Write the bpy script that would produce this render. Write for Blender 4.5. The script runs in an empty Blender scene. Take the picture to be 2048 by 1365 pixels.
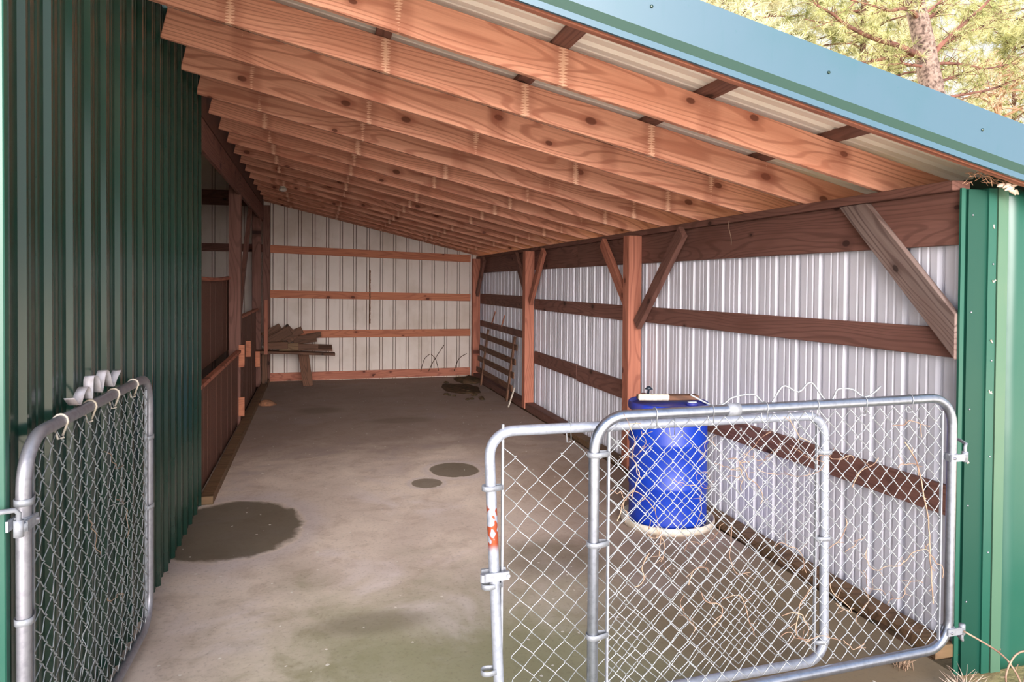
import bpy, bmesh, math, random
from mathutils import Vector, Matrix, noise
random.seed(7)
sc = bpy.context.scene
C = sc.collection
R = random.uniform

# ------------------------------------------------------------------ camera
def make_camera():
    yaw, pit, rol = 0.2648, 0.0165, 0.0071
    fwd = Vector((math.sin(yaw)*math.cos(pit), math.cos(yaw)*math.cos(pit), -math.sin(pit)))
    rgt = Vector((math.cos(yaw), -math.sin(yaw), 0))
    up = rgt.cross(fwd)
    c, s = math.cos(rol), math.sin(rol)
    r2 = rgt*c + up*s; u2 = up*c - rgt*s
    cd = bpy.data.cameras.new('camera'); cam = bpy.data.objects.new('camera', cd); C.objects.link(cam)
    m = Matrix((r2, u2, -fwd)).transposed().to_4x4(); m.translation = Vector((0, 0, 1.815))
    cam.matrix_world = m
    cd.sensor_width = 36; cd.lens = 1450/2048*36; cd.shift_y = (592.0-682.5)/2048
    cd.clip_end = 300
    sc.camera = cam
make_camera()

# ------------------------------------------------------------------ world, sun, exposure
def make_world():
    w = bpy.data.worlds.new('sky'); sc.world = w; w.use_nodes = True
    nt = w.node_tree; N = nt.nodes; L = nt.links; N.clear()
    out = N.new('ShaderNodeOutputWorld'); bg = N.new('ShaderNodeBackground')
    tc = N.new('ShaderNodeTexCoord')
    sep = N.new('ShaderNodeSeparateXYZ'); L.new(tc.outputs['Generated'], sep.inputs[0])
    # elevation gradient
    r = N.new('ShaderNodeValToRGB'); e = r.color_ramp.elements
    e[0].position = 0.30; e[0].color = (1.05, 1.07, 1.1, 1)
    e[1].position = 0.85; e[1].color = (0.30, 0.50, 0.85, 1)
    L.new(sep.outputs['Z'], r.inputs[0])
    # glow added to the sky low in front, to light the shed's depth
    d = N.new('ShaderNodeVectorMath'); d.operation = 'DOT_PRODUCT'
    nrm = N.new('ShaderNodeVectorMath'); nrm.operation = 'NORMALIZE'
    L.new(tc.outputs['Generated'], nrm.inputs[0]); L.new(nrm.outputs[0], d.inputs[0])
    d.inputs[1].default_value = Vector((-0.16, -1.0, 0.11)).normalized()
    mr = N.new('ShaderNodeMapRange'); mr.interpolation_type = 'SMOOTHSTEP'
    mr.inputs['From Min'].default_value = 0.72; mr.inputs['From Max'].default_value = 1.0
    mr.inputs['To Min'].default_value = 0.0; mr.inputs['To Max'].default_value = 1.0
    L.new(d.outputs['Value'], mr.inputs['Value'])
    pw = N.new('ShaderNodeMath'); pw.operation = 'POWER'; pw.inputs[1].default_value = 3.0; L.new(mr.outputs[0], pw.inputs[0])
    mx = N.new('ShaderNodeMix'); mx.data_type = 'RGBA'; mx.blend_type = 'ADD'
    mx.inputs['B'].default_value = (27.0, 25.0, 24.0, 1)
    L.new(pw.outputs[0], mx.inputs['Factor']); L.new(r.outputs[0], mx.inputs['A'])
    L.new(mx.outputs['Result'], bg.inputs['Color']); bg.inputs['Strength'].default_value = 1.0
    L.new(bg.outputs[0], out.inputs[0])
make_world()
sd = bpy.data.lights.new('sun', 'SUN'); sd.energy = 12.0; sd.angle = math.radians(1.0); sd.color = (1.0, 0.93, 0.82)
so = bpy.data.objects.new('sun', sd); C.objects.link(so)
so.rotation_euler = Vector((0.42, -0.52, -0.76)).to_track_quat('-Z', 'Y').to_euler()
sc.view_settings.view_transform = 'Standard'; sc.view_settings.look = 'None'
sc.view_settings.gamma = 1; sc.view_settings.use_curve_mapping = False
sc.view_settings.exposure = 0.0

# ------------------------------------------------------------------ node helpers
def srgb(r, g, b):
    f = lambda c: (c/255/12.92) if c/255 <= 0.04045 else ((c/255+0.055)/1.055)**2.4
    return (f(r), f(g), f(b), 1)
class NT:
    def __init__(s, name):
        s.m = bpy.data.materials.new(name); s.m.use_nodes = True
        s.t = s.m.node_tree; s.N = s.t.nodes; s.L = s.t.links; s.N.clear()
        s.out = s.N.new('ShaderNodeOutputMaterial'); s.b = s.N.new('ShaderNodeBsdfPrincipled')
        s.L.new(s.b.outputs[0], s.out.inputs[0])
    def n(s, t, **k):
        x = s.N.new(t)
        for a, v in k.items(): setattr(x, a, v)
        return x
    def put(s, i, v):
        if isinstance(v, bpy.types.NodeSocket): s.L.new(v, i)
        else: i.default_value = v
    def math(s, op, a, b=0.0, c=0.0, clamp=False):
        x = s.n('ShaderNodeMath', operation=op, use_clamp=clamp)
        s.put(x.inputs[0], a); s.put(x.inputs[1], b)
        if op in ('MULTIPLY_ADD',): s.put(x.inputs[2], c)
        return x.outputs[0]
    def step(s, v, a, b, lo=0.0, hi=1.0):
        x = s.n('ShaderNodeMapRange', interpolation_type='SMOOTHSTEP')
        s.put(x.inputs['Value'], v)
        x.inputs['From Min'].default_value = a; x.inputs['From Max'].default_value = b
        x.inputs['To Min'].default_value = lo; x.inputs['To Max'].default_value = hi
        return x.outputs[0]
    def mix(s, f, a, b, bt='MIX'):
        x = s.n('ShaderNodeMix', data_type='RGBA', blend_type=bt)
        s.put(x.inputs['Factor'], f); s.put(x.inputs['A'], a); s.put(x.inputs['B'], b)
        return x.outputs['Result']
    def noise(s, vec, scale, detail=3, rough=0.5, dist=0.0):
        x = s.n('ShaderNodeTexNoise'); s.put(x.inputs['Vector'], vec)
        x.inputs['Scale'].default_value = scale; x.inputs['Detail'].default_value = detail
        x.inputs['Roughness'].default_value = rough; x.inputs['Distortion'].default_value = dist
        return x.outputs[0]
    def vmul(s, vec, k):
        x = s.n('ShaderNodeVectorMath', operation='MULTIPLY'); s.put(x.inputs[0], vec); x.inputs[1].default_value = k
        return x.outputs[0]
    def vadd(s, vec, k):
        x = s.n('ShaderNodeVectorMath', operation='ADD'); s.put(x.inputs[0], vec); s.put(x.inputs[1], k)
        return x.outputs[0]
    def pos(s): return s.n('ShaderNodeNewGeometry').outputs['Position']
    def obj(s): return s.n('ShaderNodeTexCoord').outputs['Object']
    def sep(s, v):
        x = s.n('ShaderNodeSeparateXYZ'); s.put(x.inputs[0], v); return x.outputs
    def rnd(s): return s.n('ShaderNodeObjectInfo').outputs['Random']
    def bump(s, h, st=0.3, d=0.01):
        x = s.n('ShaderNodeBump'); x.inputs['Strength'].default_value = st; x.inputs['Distance'].default_value = d
        s.put(x.inputs['Height'], h); s.L.new(x.outputs[0], s.b.inputs['Normal'])
    def fin(s, col, rough=0.6, metal=0.0, spec=0.5):
        s.put(s.b.inputs['Base Color'], col); s.put(s.b.inputs['Roughness'], rough)
        s.b.inputs['Metallic'].default_value = metal; s.b.inputs['Specular IOR Level'].default_value = spec
        return s.m

def wood(name, base, dark, stain=None, grain=0.5, knots=True, sap=False, rough=0.7):
    t = NT(name)
    o = t.obj(); rn = t.rnd()
    off = t.n('ShaderNodeCombineXYZ'); r100 = t.math('MULTIPLY', rn, 57.0)
    t.put(off.inputs[0], r100); t.put(off.inputs[1], t.math('MULTIPLY', rn, 13.0)); t.put(off.inputs[2], t.math('MULTIPLY', rn, 31.0))
    v = t.vadd(o, off.outputs[0])
    # growth ring lines: distance field bent by slow noise along the board
    slow = t.noise(t.vmul(v, (0.55, 2.5, 4.0)), 1.0, 2, 0.35)
    sx = t.sep(v)
    ring = t.math('MULTIPLY_ADD', slow, 110.0, t.math('MULTIPLY', sx[2], 130.0))
    sn = t.math('SINE', ring); line = t.step(sn, 0.3, 1.0)
    fine = t.noise(t.vmul(v, (1.2, 60, 60)), 1.0, 3, 0.6)
    blot = t.noise(t.vmul(v, (1.6, 5, 5)), 1.0, 3, 0.55)
    col = t.mix(t.math('MULTIPLY', line, grain), base, dark)
    col = t.mix(t.step(fine, 0.35, 0.75, 0.0, 0.35), col, dark)
    if stain: col = t.mix(t.step(blot, 0.45, 0.75, 0.0, 0.6), col, stain)
    # per board tone
    hs = t.n('ShaderNodeHueSaturation'); t.put(hs.inputs['Value'], t.math('MULTIPLY_ADD', rn, 0.28, 0.86)); t.put(hs.inputs['Color'], col)
    col = hs.outputs[0]
    if knots:
        cv = t.n('ShaderNodeCombineXYZ'); t.put(cv.inputs[0], t.math('MULTIPLY', sx[0], 2.2)); t.put(cv.inputs[1], t.math('MULTIPLY_ADD', sx[2], 3.6, t.math('MULTIPLY', rn, 9.0)))
        vo = t.n('ShaderNodeTexVoronoi', voronoi_dimensions='2D'); t.put(vo.inputs['Vector'], cv.outputs[0]); vo.inputs['Scale'].default_value = 1.0
        vo.inputs['Randomness'].default_value = 1.0
        cs_ = t.n('ShaderNodeSeparateColor'); t.put(cs_.inputs[0], vo.outputs['Color'])
        gate_ = t.step(cs_.outputs[0], 0.45, 0.46); sz = t.math('MULTIPLY_ADD', cs_.outputs[1], 0.9, 0.6)
        dk = t.math('DIVIDE', vo.outputs['Distance'], sz)
        k = t.math('MULTIPLY', t.step(dk, 0.045, 0.07, 0.85, 0.0), gate_)
        k2 = t.math('MULTIPLY', t.step(dk, 0.06, 0.18, 0.5, 0.0), gate_)
        col = t.mix(k2, col, dark); col = t.mix(k, col, (dark[0]*.4, dark[1]*.4, dark[2]*.4, 1))
    if sap:
        p = t.sep(t.pos())
        q = t.math('ABSOLUTE', t.math('SUBTRACT', t.math('FRACT', t.math('MULTIPLY_ADD', p[0], 1/0.805, 0.5-1.98/0.805+10)), 0.5))
        q = t.math('MULTIPLY', q, 0.805)
        wob = t.math('MULTIPLY', t.math('SINE', t.math('MULTIPLY_ADD', p[2], 420.0, t.math('MULTIPLY', fine, 9.0))), 0.011)
        nz = t.noise(t.vmul(v, (9, 9, 9)), 1.0, 1)
        qq = t.math('ADD', t.math('ADD', q, wob), t.math('MULTIPLY', nz, 0.022))
        qq = t.math('ADD', qq, t.math('MULTIPLY', t.step(t.noise(t.vmul(v, (3, 1, 1)), 1.0, 0), .50, .66), 0.025))
        m = t.step(qq, 0.022, 0.028, 1.0, 0.0)
        halo = t.step(q, 0.03, 0.09, 0.35, 0.0)
        col = t.mix(halo, col, dark)
        col = t.mix(t.math('MULTIPLY', m, 0.9), col, srgb(240, 194, 166))
    t.bump(t.math('ADD', line, fine), 0.12, 0.002)
    return t.fin(col, rough, 0, 0.25)

M = {}
M['rafter'] = wood('rafter_pine', srgb(224, 164, 138), srgb(156, 90, 70), srgb(200, 132, 106), 0.55, True, True)
M['beam'] = wood('dark_pine', srgb(130, 92, 82), srgb(82, 54, 48), srgb(102, 68, 58), 0.45)
M['post'] = wood('red_pine', srgb(184, 120, 98), srgb(122, 70, 58), srgb(158, 96, 78), 0.45)
M['backgirt'] = wood('girt_pine', srgb(196, 128, 98), srgb(140, 80, 62), srgb(172, 106, 82), 0.4)
M['grey_wood'] = wood('weathered_pine', srgb(132, 114, 108), srgb(76, 58, 54), srgb(108, 84, 76), 0.6)
M['old_wood'] = wood('old_dusty_wood', srgb(120, 86, 68), srgb(64, 46, 38), srgb(92, 66, 52), 0.5)
M['panel'] = wood('brown_panel', srgb(112, 78, 66), srgb(76, 50, 44), srgb(96, 66, 56), 0.3, False)
M['sill'] = wood('sill_wood', srgb(126, 98, 74), srgb(70, 52, 38), srgb(98, 84, 56), 0.5)

def steel_paint(name, col, rough=0.4, dirt=None, da=0.5, db=0.75, dmax=0.5, spec=0.5, bump=0.0):
    t = NT(name); p = t.pos()
    n1 = t.noise(p, 1.3, 4, 0.6); n2 = t.noise(t.vmul(p, (1, 1, .15)), 14, 3, 0.6)
    c = col
    if dirt:
        c = t.mix(t.step(n1, da, db, 0, dmax), col, dirt)
        c = t.mix(t.step(n2, 0.55, 0.8, 0, dmax*.6), c, dirt)
    sp = t.noise(p, 70, 1, 0.5)
    c = t.mix(t.step(sp, 0.74, 0.8, 0, 0.4), c, (0.5, 0.5, 0.45, 1) if not dirt else dirt)
    if bump: t.bump(t.noise(p, 3.0, 2), bump, 0.03)
    return t.fin(c, rough, 0, spec)
M['green'] = steel_paint('green_steel', srgb(24, 54, 45), 0.2, srgb(42, 58, 46), 0.45, 0.8, 0.5, 0.8)
M['green_deep'] = steel_paint('green_trim_deep', srgb(10, 62, 50), 0.45, srgb(22, 66, 52), 0.45, 0.8, 0.5, 0.4)
M['green_light'] = steel_paint('green_trim_light', srgb(22, 80, 66), 0.36, srgb(46, 88, 72), 0.4, 0.8, 0.5, 0.6, 0.15)
M['green_pale'] = steel_paint('green_trim_faded', srgb(70, 104, 84), 0.45, srgb(90, 112, 90), 0.4, 0.8, 0.5, 0.5)
M['teal'] = steel_paint('teal_fascia', srgb(66, 94, 110), 0.32, srgb(50, 90, 100), 0.4, 0.8, 0.6, 0.6)  # blue sky reflection painted into the fascia's base colour
M['teal_dark'] = steel_paint('fascia_channel', srgb(32, 64, 56), 0.5, srgb(44, 70, 56), 0.4, 0.8, 0.5, 0.4)
M['white'] = steel_paint('white_steel', srgb(214, 214, 226), 0.38, srgb(176, 172, 176), 0.45, 0.8, 0.45, 0.5)
M['backwhite'] = steel_paint('white_steel_back', srgb(224, 212, 204), 0.5, srgb(186, 168, 150), 0.4, 0.75, 0.55, 0.3)
M['roofunder'] = steel_paint('beige_roof_underside', srgb(246, 238, 228), 0.5, srgb(232, 214, 192), 0.4, 0.8, 0.5, 0.3)

def galv(name, col, rough, spots=True, rust=False, metal=0.85):
    t = NT(name); p = t.obj()
    n = t.noise(p, 40, 3, 0.6); c = t.mix(t.step(n, 0.4, 0.7, 0, 0.5), col, (col[0]*.6, col[1]*.6, col[2]*.62, 1))
    if rust:
        z = t.sep(p)
        band = t.math('MULTIPLY', t.step(z[2], 0.66, 0.70), t.step(z[2], 0.83, 0.86, 1, 0))
        left = t.step(z[0], 0.1, 0.12, 1, 0)
        rn = t.step(t.noise(p, 13, 2, 0.5), 0.50, 0.52)
        c = t.mix(t.math('MULTIPLY', t.math('MULTIPLY', band, left), rn), c, srgb(170, 78, 48))
    m = t.fin(c, rough, metal)
    return m
M['galv'] = galv('galvanised_pipe', srgb(172, 178, 192), 0.3, metal=0.92)
M['galv_white'] = galv('dull_galvanised_pipe', srgb(176, 182, 196), 0.42, rust=True, metal=0.5)
M['galv_dark'] = galv('aged_galvanised_pipe', srgb(150, 150, 158), 0.42, metal=0.6)
M['wire'] = galv('galvanised_wire', srgb(172, 176, 180), 0.45, metal=0.5)
M['fitting'] = galv('cast_fitting', srgb(158, 162, 170), 0.5, metal=0.4)

def simple(name, col, rough=0.6, col2=None, sc_=8, spec=0.4, metal=0):
    t = NT(name); c = col
    if col2: c = t.mix(t.step(t.noise(t.obj(), sc_, 4, 0.6), 0.35, 0.7), col, col2)
    return t.fin(c, rough, metal, spec)
M['barrel'] = simple('blue_plastic', srgb(8, 48, 156), 0.45, srgb(12, 56, 166), 5, 0.5)
M['barrel_lid'] = simple('dusty_blue_plastic', srgb(20, 50, 160), 0.5, srgb(70, 62, 110), 5)
M['tray'] = simple('off_white_plastic', srgb(214, 206, 196), 0.5, srgb(180, 168, 150), 12)
M['white_paint'] = simple('chipped_white_paint', srgb(226, 220, 205), 0.6, srgb(190, 178, 160), 30)
M['black'] = simple('dark_plastic', srgb(34, 44, 56), 0.4)
M['cap'] = simple('pale_cap', srgb(190, 205, 225), 0.4)
M['bark'] = simple('pine_bark', srgb(142, 122, 112), 0.9, srgb(62, 46, 40), 14)
M['bark_red'] = simple('reddish_bark', srgb(122, 82, 70), 0.9, srgb(72, 48, 42), 5)
M['twig'] = simple('dry_twigs', srgb(150, 108, 84), 0.9, srgb(196, 160, 128), 3)
M['vine'] = simple('dried_vine', srgb(176, 150, 128), 0.8, srgb(120, 90, 74), 9)
M['paleleaf'] = simple('pale_dead_leaf', srgb(216, 196, 178), 0.8, srgb(150, 118, 96), 20)
M['stone'] = simple('clay_lump', srgb(150, 104, 76), 0.9, srgb(110, 78, 60), 12)
M['rib_strap'] = simple('faded_strap', srgb(206, 204, 214), 0.45, srgb(160, 150, 150), 12)

def needles(name, a, b, tr=0.5):
    t = NT(name)
    n = t.noise(t.pos(), 1.6, 3, 0.6); n2 = t.noise(t.pos(), 30, 1)
    c = t.mix(t.step(n, 0.35, 0.65), a, b); c = t.mix(t.step(n2, .3, .7, 0, .5), c, (b[0]*1.1, b[1]*1.1, b[2], 1))
    t.put(t.b.inputs['Base Color'], c); t.b.inputs['Roughness'].default_value = 0.5
    tl = t.n('ShaderNodeBsdfTranslucent'); t.put(tl.inputs[0], c)
    ms = t.n('ShaderNodeMixShader'); ms.inputs[0].default_value = tr
    t.L.new(t.b.outputs[0], ms.inputs[1]); t.L.new(tl.outputs[0], ms.inputs[2]); t.L.new(ms.outputs[0], t.out.inputs[0])
    return t.m
M['needle'] = needles('pine_needles', srgb(118, 126, 66), srgb(212, 208, 160))
M['needle_far'] = needles('pine_needles_far', srgb(136, 142, 82), srgb(234, 228, 200))
M['needle_brown'] = needles('brown_foliage', srgb(128, 98, 78), srgb(206, 186, 160), 0.3)

def concrete():
    t = NT('stained_concrete'); p = t.pos(); s = t.sep(p)
    n = t.noise(p, 0.9, 5, 0.6, 0.4); n2 = t.noise(t.vmul(p, (1, 1, 1)), 4.5, 5, 0.65, 0.5); n3 = t.noise(p, 45, 3, 0.6)
    n4 = t.noise(t.vadd(p, (7, 3, 0)), 1.5, 4, 0.6, 0.6)
    c = t.mix(t.step(n, 0.38, 0.62), srgb(206, 190, 178), srgb(224, 208, 194))
    c = t.mix(t.step(n2, 0.45, 0.75, 0, 0.55), c, srgb(172, 150, 134))
    c = t.mix(t.step(n4, 0.52, 0.7, 0, 0.6), c, srgb(222, 210, 208))
    # green algae near the mouth of the shed
    yy = t.math('ADD', s[1], t.math('MULTIPLY_ADD', n4, 2.2, -1.1))
    xx = t.step(t.math('ADD', s[0], n2), -0.4, 0.9)
    g = t.math('MULTIPLY', t.step(yy, 3.4, 5.0, 0.8, 0.0), xx)
    c = t.mix(g, c, srgb(128, 130, 92))
    # brown earth staining on the right by the wall
    e = t.math('MULTIPLY', t.step(t.math('ADD', s[0], t.math('MULTIPLY_ADD', n, 1.2, -0.6)), 1.3, 2.1), t.step(s[1], 9, 6.5))
    c = t.mix(t.math('MULTIPLY', e, 0.65), c, srgb(112, 86, 70))
    # darker towards the back half
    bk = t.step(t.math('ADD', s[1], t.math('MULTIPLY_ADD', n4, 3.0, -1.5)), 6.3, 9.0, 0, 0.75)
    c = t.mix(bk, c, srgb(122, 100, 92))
    # dried wet patches, each with its own outline
    for (cx, cy, rx, ry, k, ed) in [(-0.60, 5.66, 0.50, 0.66, 0.85, 0.06), (1.31, 6.93, 0.235, 0.27, 0.8, 0.04), (0.98, 6.52, 0.14, 0.16, 0.75, 0.05),
                                    (1.5, 4.55, .35, .35, .5, .5), (0.05, 10.6, .3, .25, .4, .4), (1.1, 9.6, .4, .2, .35, .4), (0.3, 3.9, .3, .12, .4, .5)]:
        q = t.n('ShaderNodeVectorMath', operation='MULTIPLY'); t.put(q.inputs[0], t.vadd(p, (-cx, -cy, 0))); q.inputs[1].default_value = (1/rx, 1/ry, 0)
        ln = t.n('ShaderNodeVectorMath', operation='LENGTH'); t.L.new(q.outputs[0], ln.inputs[0])
        dd = t.math('ADD', ln.outputs['Value'], t.math('MULTIPLY_ADD', n2, 0.36, -0.18))
        c = t.mix(t.step(dd, 1-ed, 1+ed, k, 0), c, srgb(84, 74, 56))
        if ed < 0.1: # pale rim left by drying water
            rim = t.math('MULTIPLY', t.step(dd, 1.02, 1.1), t.step(dd, 1.15, 1.5, 1, 0))
            c = t.mix(t.math('MULTIPLY', rim, 0.4), c, srgb(190, 180, 186))
    c = t.mix(t.step(n3, 0.5, 0.8, 0, 0.35), c, srgb(96, 84, 74))
    sp = t.noise(p, 26, 0, 0.5)
    c = t.mix(t.step(sp, 0.83, 0.845, 0, 0.9), c, srgb(225, 220, 210))
    t.bump(n3, 0.15, 0.004)
    return t.fin(c, 0.85, 0, 0.25)
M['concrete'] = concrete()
def dirt():
    t = NT('earth_and_grass'); p = t.pos()
    n = t.noise(p, 0.8, 4); n2 = t.noise(p, 20, 4, .7)
    c = t.mix(t.step(n, .4, .6), srgb(176, 150, 116), srgb(150, 146, 96)); c = t.mix(t.step(n2, .4, .7, 0, .5), c, srgb(98, 82, 60))
    yy = t.sep(p)[1]; c = t.mix(t.step(t.math('ADD', yy, n), 2.4, 1.6), c, t.mix(n2, srgb(226, 214, 198), srgb(200, 190, 176)))   # unseen pale ground in front, added to bounce light up to the roof
    t.bump(n2, .5, .02)
    return t.fin(c, .95, 0, .1)
M['dirt'] = dirt()
M['grime'] = simple('seam_grime', srgb(96, 74, 64), 0.9, srgb(130, 104, 92), 6, 0.1)
M['dark_dirt'] = simple('dark_soil', srgb(92, 70, 54), 0.95, srgb(60, 54, 38), 14, 0.1)

# ------------------------------------------------------------------ object helpers
def link(name, me, mat, parent=None):
    o = bpy.data.objects.new(name, me); C.objects.link(o)
    if mat: me.materials.append(mat)
    if parent: o.parent = parent
    return o
def from_bm(name, bm, mat, parent=None, smooth=False):
    me = bpy.data.meshes.new(name); bm.to_mesh(me); bm.free()
    if smooth:
        for p in me.polygons: p.use_smooth = True
    return link(name, me, mat, parent)
def pyd(name, v, f, mat, parent=None, smooth=False):
    me = bpy.data.meshes.new(name); me.from_pydata(v, [], f); me.update()
    if smooth:
        for p in me.polygons: p.use_smooth = True
    return link(name, me, mat, parent)
def tag(o, label=None, cat=None, group=None, kind=None):
    if label: o['label'] = label
    if cat: o['category'] = cat
    if group: o['group'] = group
    if kind: o['kind'] = kind
    return o
def struct(o, label=None):
    o['kind'] = 'structure'
    if label: o['label'] = label
    return o
def thing(name, label, cat, loc=(0, 0, 0), rotz=0, group=None):
    o = bpy.data.objects.new(name, None); C.objects.link(o); o.empty_display_size = 0.1
    o.location = loc; o.rotation_euler = (0, 0, rotz)
    return tag(o, label, cat, group)
def add_box(bm, a, b, bev=0.0):
    r = bmesh.ops.create_cube(bm, size=1.0); vs = r['verts']
    for v in vs: v.co = Vector((a[i] + (v.co[i]+.5)*(b[i]-a[i]) for i in range(3)))
    if bev:
        es = list({e for v in vs for e in v.link_edges})
        bmesh.ops.bevel(bm, geom=es, offset=bev, segments=1, affect='EDGES')
def box(name, a, b, mat, parent=None, bev=0.003):
    """box given by world corners; its origin sits at the corner a so grain runs from there"""
    bm = bmesh.new(); add_box(bm, (0, 0, 0), [b[i]-a[i] for i in range(3)], bev)
    o = from_bm(name, bm, mat, parent); o.location = a
    return o
def timber(name, p0, p1, w, t, up, mat, parent=None, bev=0.003, sag=0.0):
    """board from p0 to p1: local X is its length, local Z (towards up) its width w, local Y its thickness t"""
    p0 = Vector(p0); p1 = Vector(p1); x = (p1-p0); ln = x.length; x.normalize()
    z = Vector(up); z = (z - x*z.dot(x)).normalized(); y = z.cross(x)
    bm = bmesh.new(); add_box(bm, (0, -t/2, -w/2), (ln, t/2, w/2), bev)
    if sag:
        bmesh.ops.subdivide_edges(bm, edges=[e for e in bm.edges if abs(e.verts[0].co.x-e.verts[1].co.x) > ln*.5], cuts=12)
        for v in bm.verts: v.co.z -= sag*(1-(2*v.co.x/ln-1)**2)
    o = from_bm(name, bm, mat, parent)
    m = Matrix((x, y, z)).transposed().to_4x4(); m.translation = p0
    o.matrix_basis = m
    return o
def adopt(o, root):
    o.parent = root; o.matrix_basis = Matrix.Translation(-root.location) @ o.matrix_basis
def tube_geo(pts, r, n=6, closed=False, caps=True):
    pts = [Vector(p) for p in pts]; k = len(pts)
    rr = r if isinstance(r, (list, tuple)) else [r]*k
    V = []; F = []; prev = None
    for i, p in enumerate(pts):
        a = pts[i-1] if (i > 0 or closed) else p; b = pts[(i+1) % k] if (i < k-1 or closed) else p
        d = (b-a)
        d = d.normalized() if d.length > 1e-9 else Vector((0, 0, 1))
        if prev is None:
            h = Vector((0, 0, 1)) if abs(d.z) < .9 else Vector((1, 0, 0)); u = d.cross(h).normalized()
        else:
            u = prev - d*prev.dot(d)
            u = u.normalized() if u.length > 1e-6 else prev
        prev = u; w = d.cross(u)
        for j in range(n):
            an = 2*math.pi*j/n; V.append(p + (u*math.cos(an) + w*math.sin(an))*rr[i])
    m = k if closed else k-1
    for i in range(m):
        for j in range(n):
            a = i*n+j; b = i*n+(j+1) % n; c = ((i+1) % k)*n+(j+1) % n; d2 = ((i+1) % k)*n+j
            F.append((a, b, c, d2))
    if caps and not closed:
        F.append(tuple(range(n))[::-1]); F.append(tuple((k-1)*n+j for j in range(n)))
    return V, F
class Geo:
    def __init__(s): s.V = []; s.F = []
    def add(s, V, F):
        o = len(s.V); s.V += [tuple(v) for v in V]; s.F += [tuple(i+o for i in f) for f in F]
    def tube(s, pts, r, n=6, closed=False): s.add(*tube_geo(pts, r, n, closed))
    def box(s, a, b):
        x0, y0, z0 = a; x1, y1, z1 = b
        s.add([(x0,y0,z0),(x1,y0,z0),(x1,y1,z0),(x0,y1,z0),(x0,y0,z1),(x1,y0,z1),(x1,y1,z1),(x0,y1,z1)],
              [(0,3,2,1),(4,5,6,7),(0,1,5,4),(1,2,6,5),(2,3,7,6),(3,0,4,7)])
    def build(s, name, mat, parent=None, smooth=True): return pyd(name, s.V, s.F, mat, parent, smooth)
def lathe(name, prof, mat, parent=None, n=64, loc=None):
    V = []; F = []
    for (r, z) in prof:
        for j in range(n):
            a = 2*math.pi*j/n; V.append((r*math.cos(a), r*math.sin(a), z))
    for i in range(len(prof)-1):
        for j in range(n): F.append((i*n+j, i*n+(j+1) % n, (i+1)*n+(j+1) % n, (i+1)*n+j))
    F.append(tuple(range(n))[::-1]); F.append(tuple((len(prof)-1)*n+j for j in range(n)))
    o = pyd(name, V, F, mat, parent, True)
    if loc: o.location = loc
    return o

# ------------------------------------------------------------------ ribbed steel sheets
PITCH = 0.2286
def profile(length, start=0.0, minor=True, h=0.019, fl=0.018):
    """(u, height) points of the sheet: one tall rib every 9 inches, two low ones between"""
    pts = []; u = -start
    while u < length + PITCH:
        pts += [(u, 0), (u+.006, 0), (u+.006+fl, h), (u+.058-fl, h), (u+.058, 0)]
        if minor:
            for k in (0.100, 0.157):
                pts += [(u+k, 0), (u+k+.006, .0042), (u+k+.016, .0042), (u+k+.022, 0)]
        u += PITCH
    out = [(0, 0)] + [p for p in pts if 0 < p[0] < length] + [(length, 0)]
    return out
def grooved(length, start=0.0):
    """back wall sheet: pairs of narrow seams either side of each shallow rib"""
    pts = []; u = -start
    while u < length+PITCH:
        pts += [(u, 0), (u+.001, .025), (u+.011, .025), (u+.012, 0), (u+.047, 0), (u+.048, .025), (u+.058, .025), (u+.059, 0)]; u += 0.247
    return [(0, 0)] + [p for p in pts if 0 < p[0] < length] + [(length, 0)]
def sheet(name, prof, origin, udir, ndir, vdir, vlen, mat, thick=0.0015, vstart=None, seam=None):
    O = Vector(origin); U = Vector(udir); Nn = Vector(ndir); Vd = Vector(vdir)
    V = []; F = []
    for (u, h) in prof:
        v0 = vstart(u) if vstart else 0.0; v1 = vlen(u) if callable(vlen) else vlen
        for q in (h, h-thick):
            V.append(O + U*u + Nn*q + Vd*v0); V.append(O + U*u + Nn*q + Vd*v1)
    for i in range(len(prof)-1):
        a = i*4; b = (i+1)*4
        F += [(a, b, b+1, a+1), (a+2, a+3, b+3, b+2), (a, a+2, b+2, b), (a+1, b+1, b+3, a+3)]
    F += [(0, 1, 3, 2), (len(prof)*4-4, len(prof)*4-2, len(prof)*4-1, len(prof)*4-3)]
    o = pyd(name, V, F, mat)
    if seam:   # grime caught in the narrow deep seams
        o.data.materials.append(seam)
        for i in range(len(prof)-1):
            if prof[i][1] > .02 and prof[i+1][1] > .02:
                for k in range(4): o.data.polygons[i*4+k].material_index = 1
    return o

XL, XR = -0.905, 3.07          # inner faces of the left wall and of the right-hand girts
YB = 13.9                      # back wall
SL = 0.232
def rb(x): return 2.352 + SL*(XR-x)        # underside of the rafters
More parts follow.
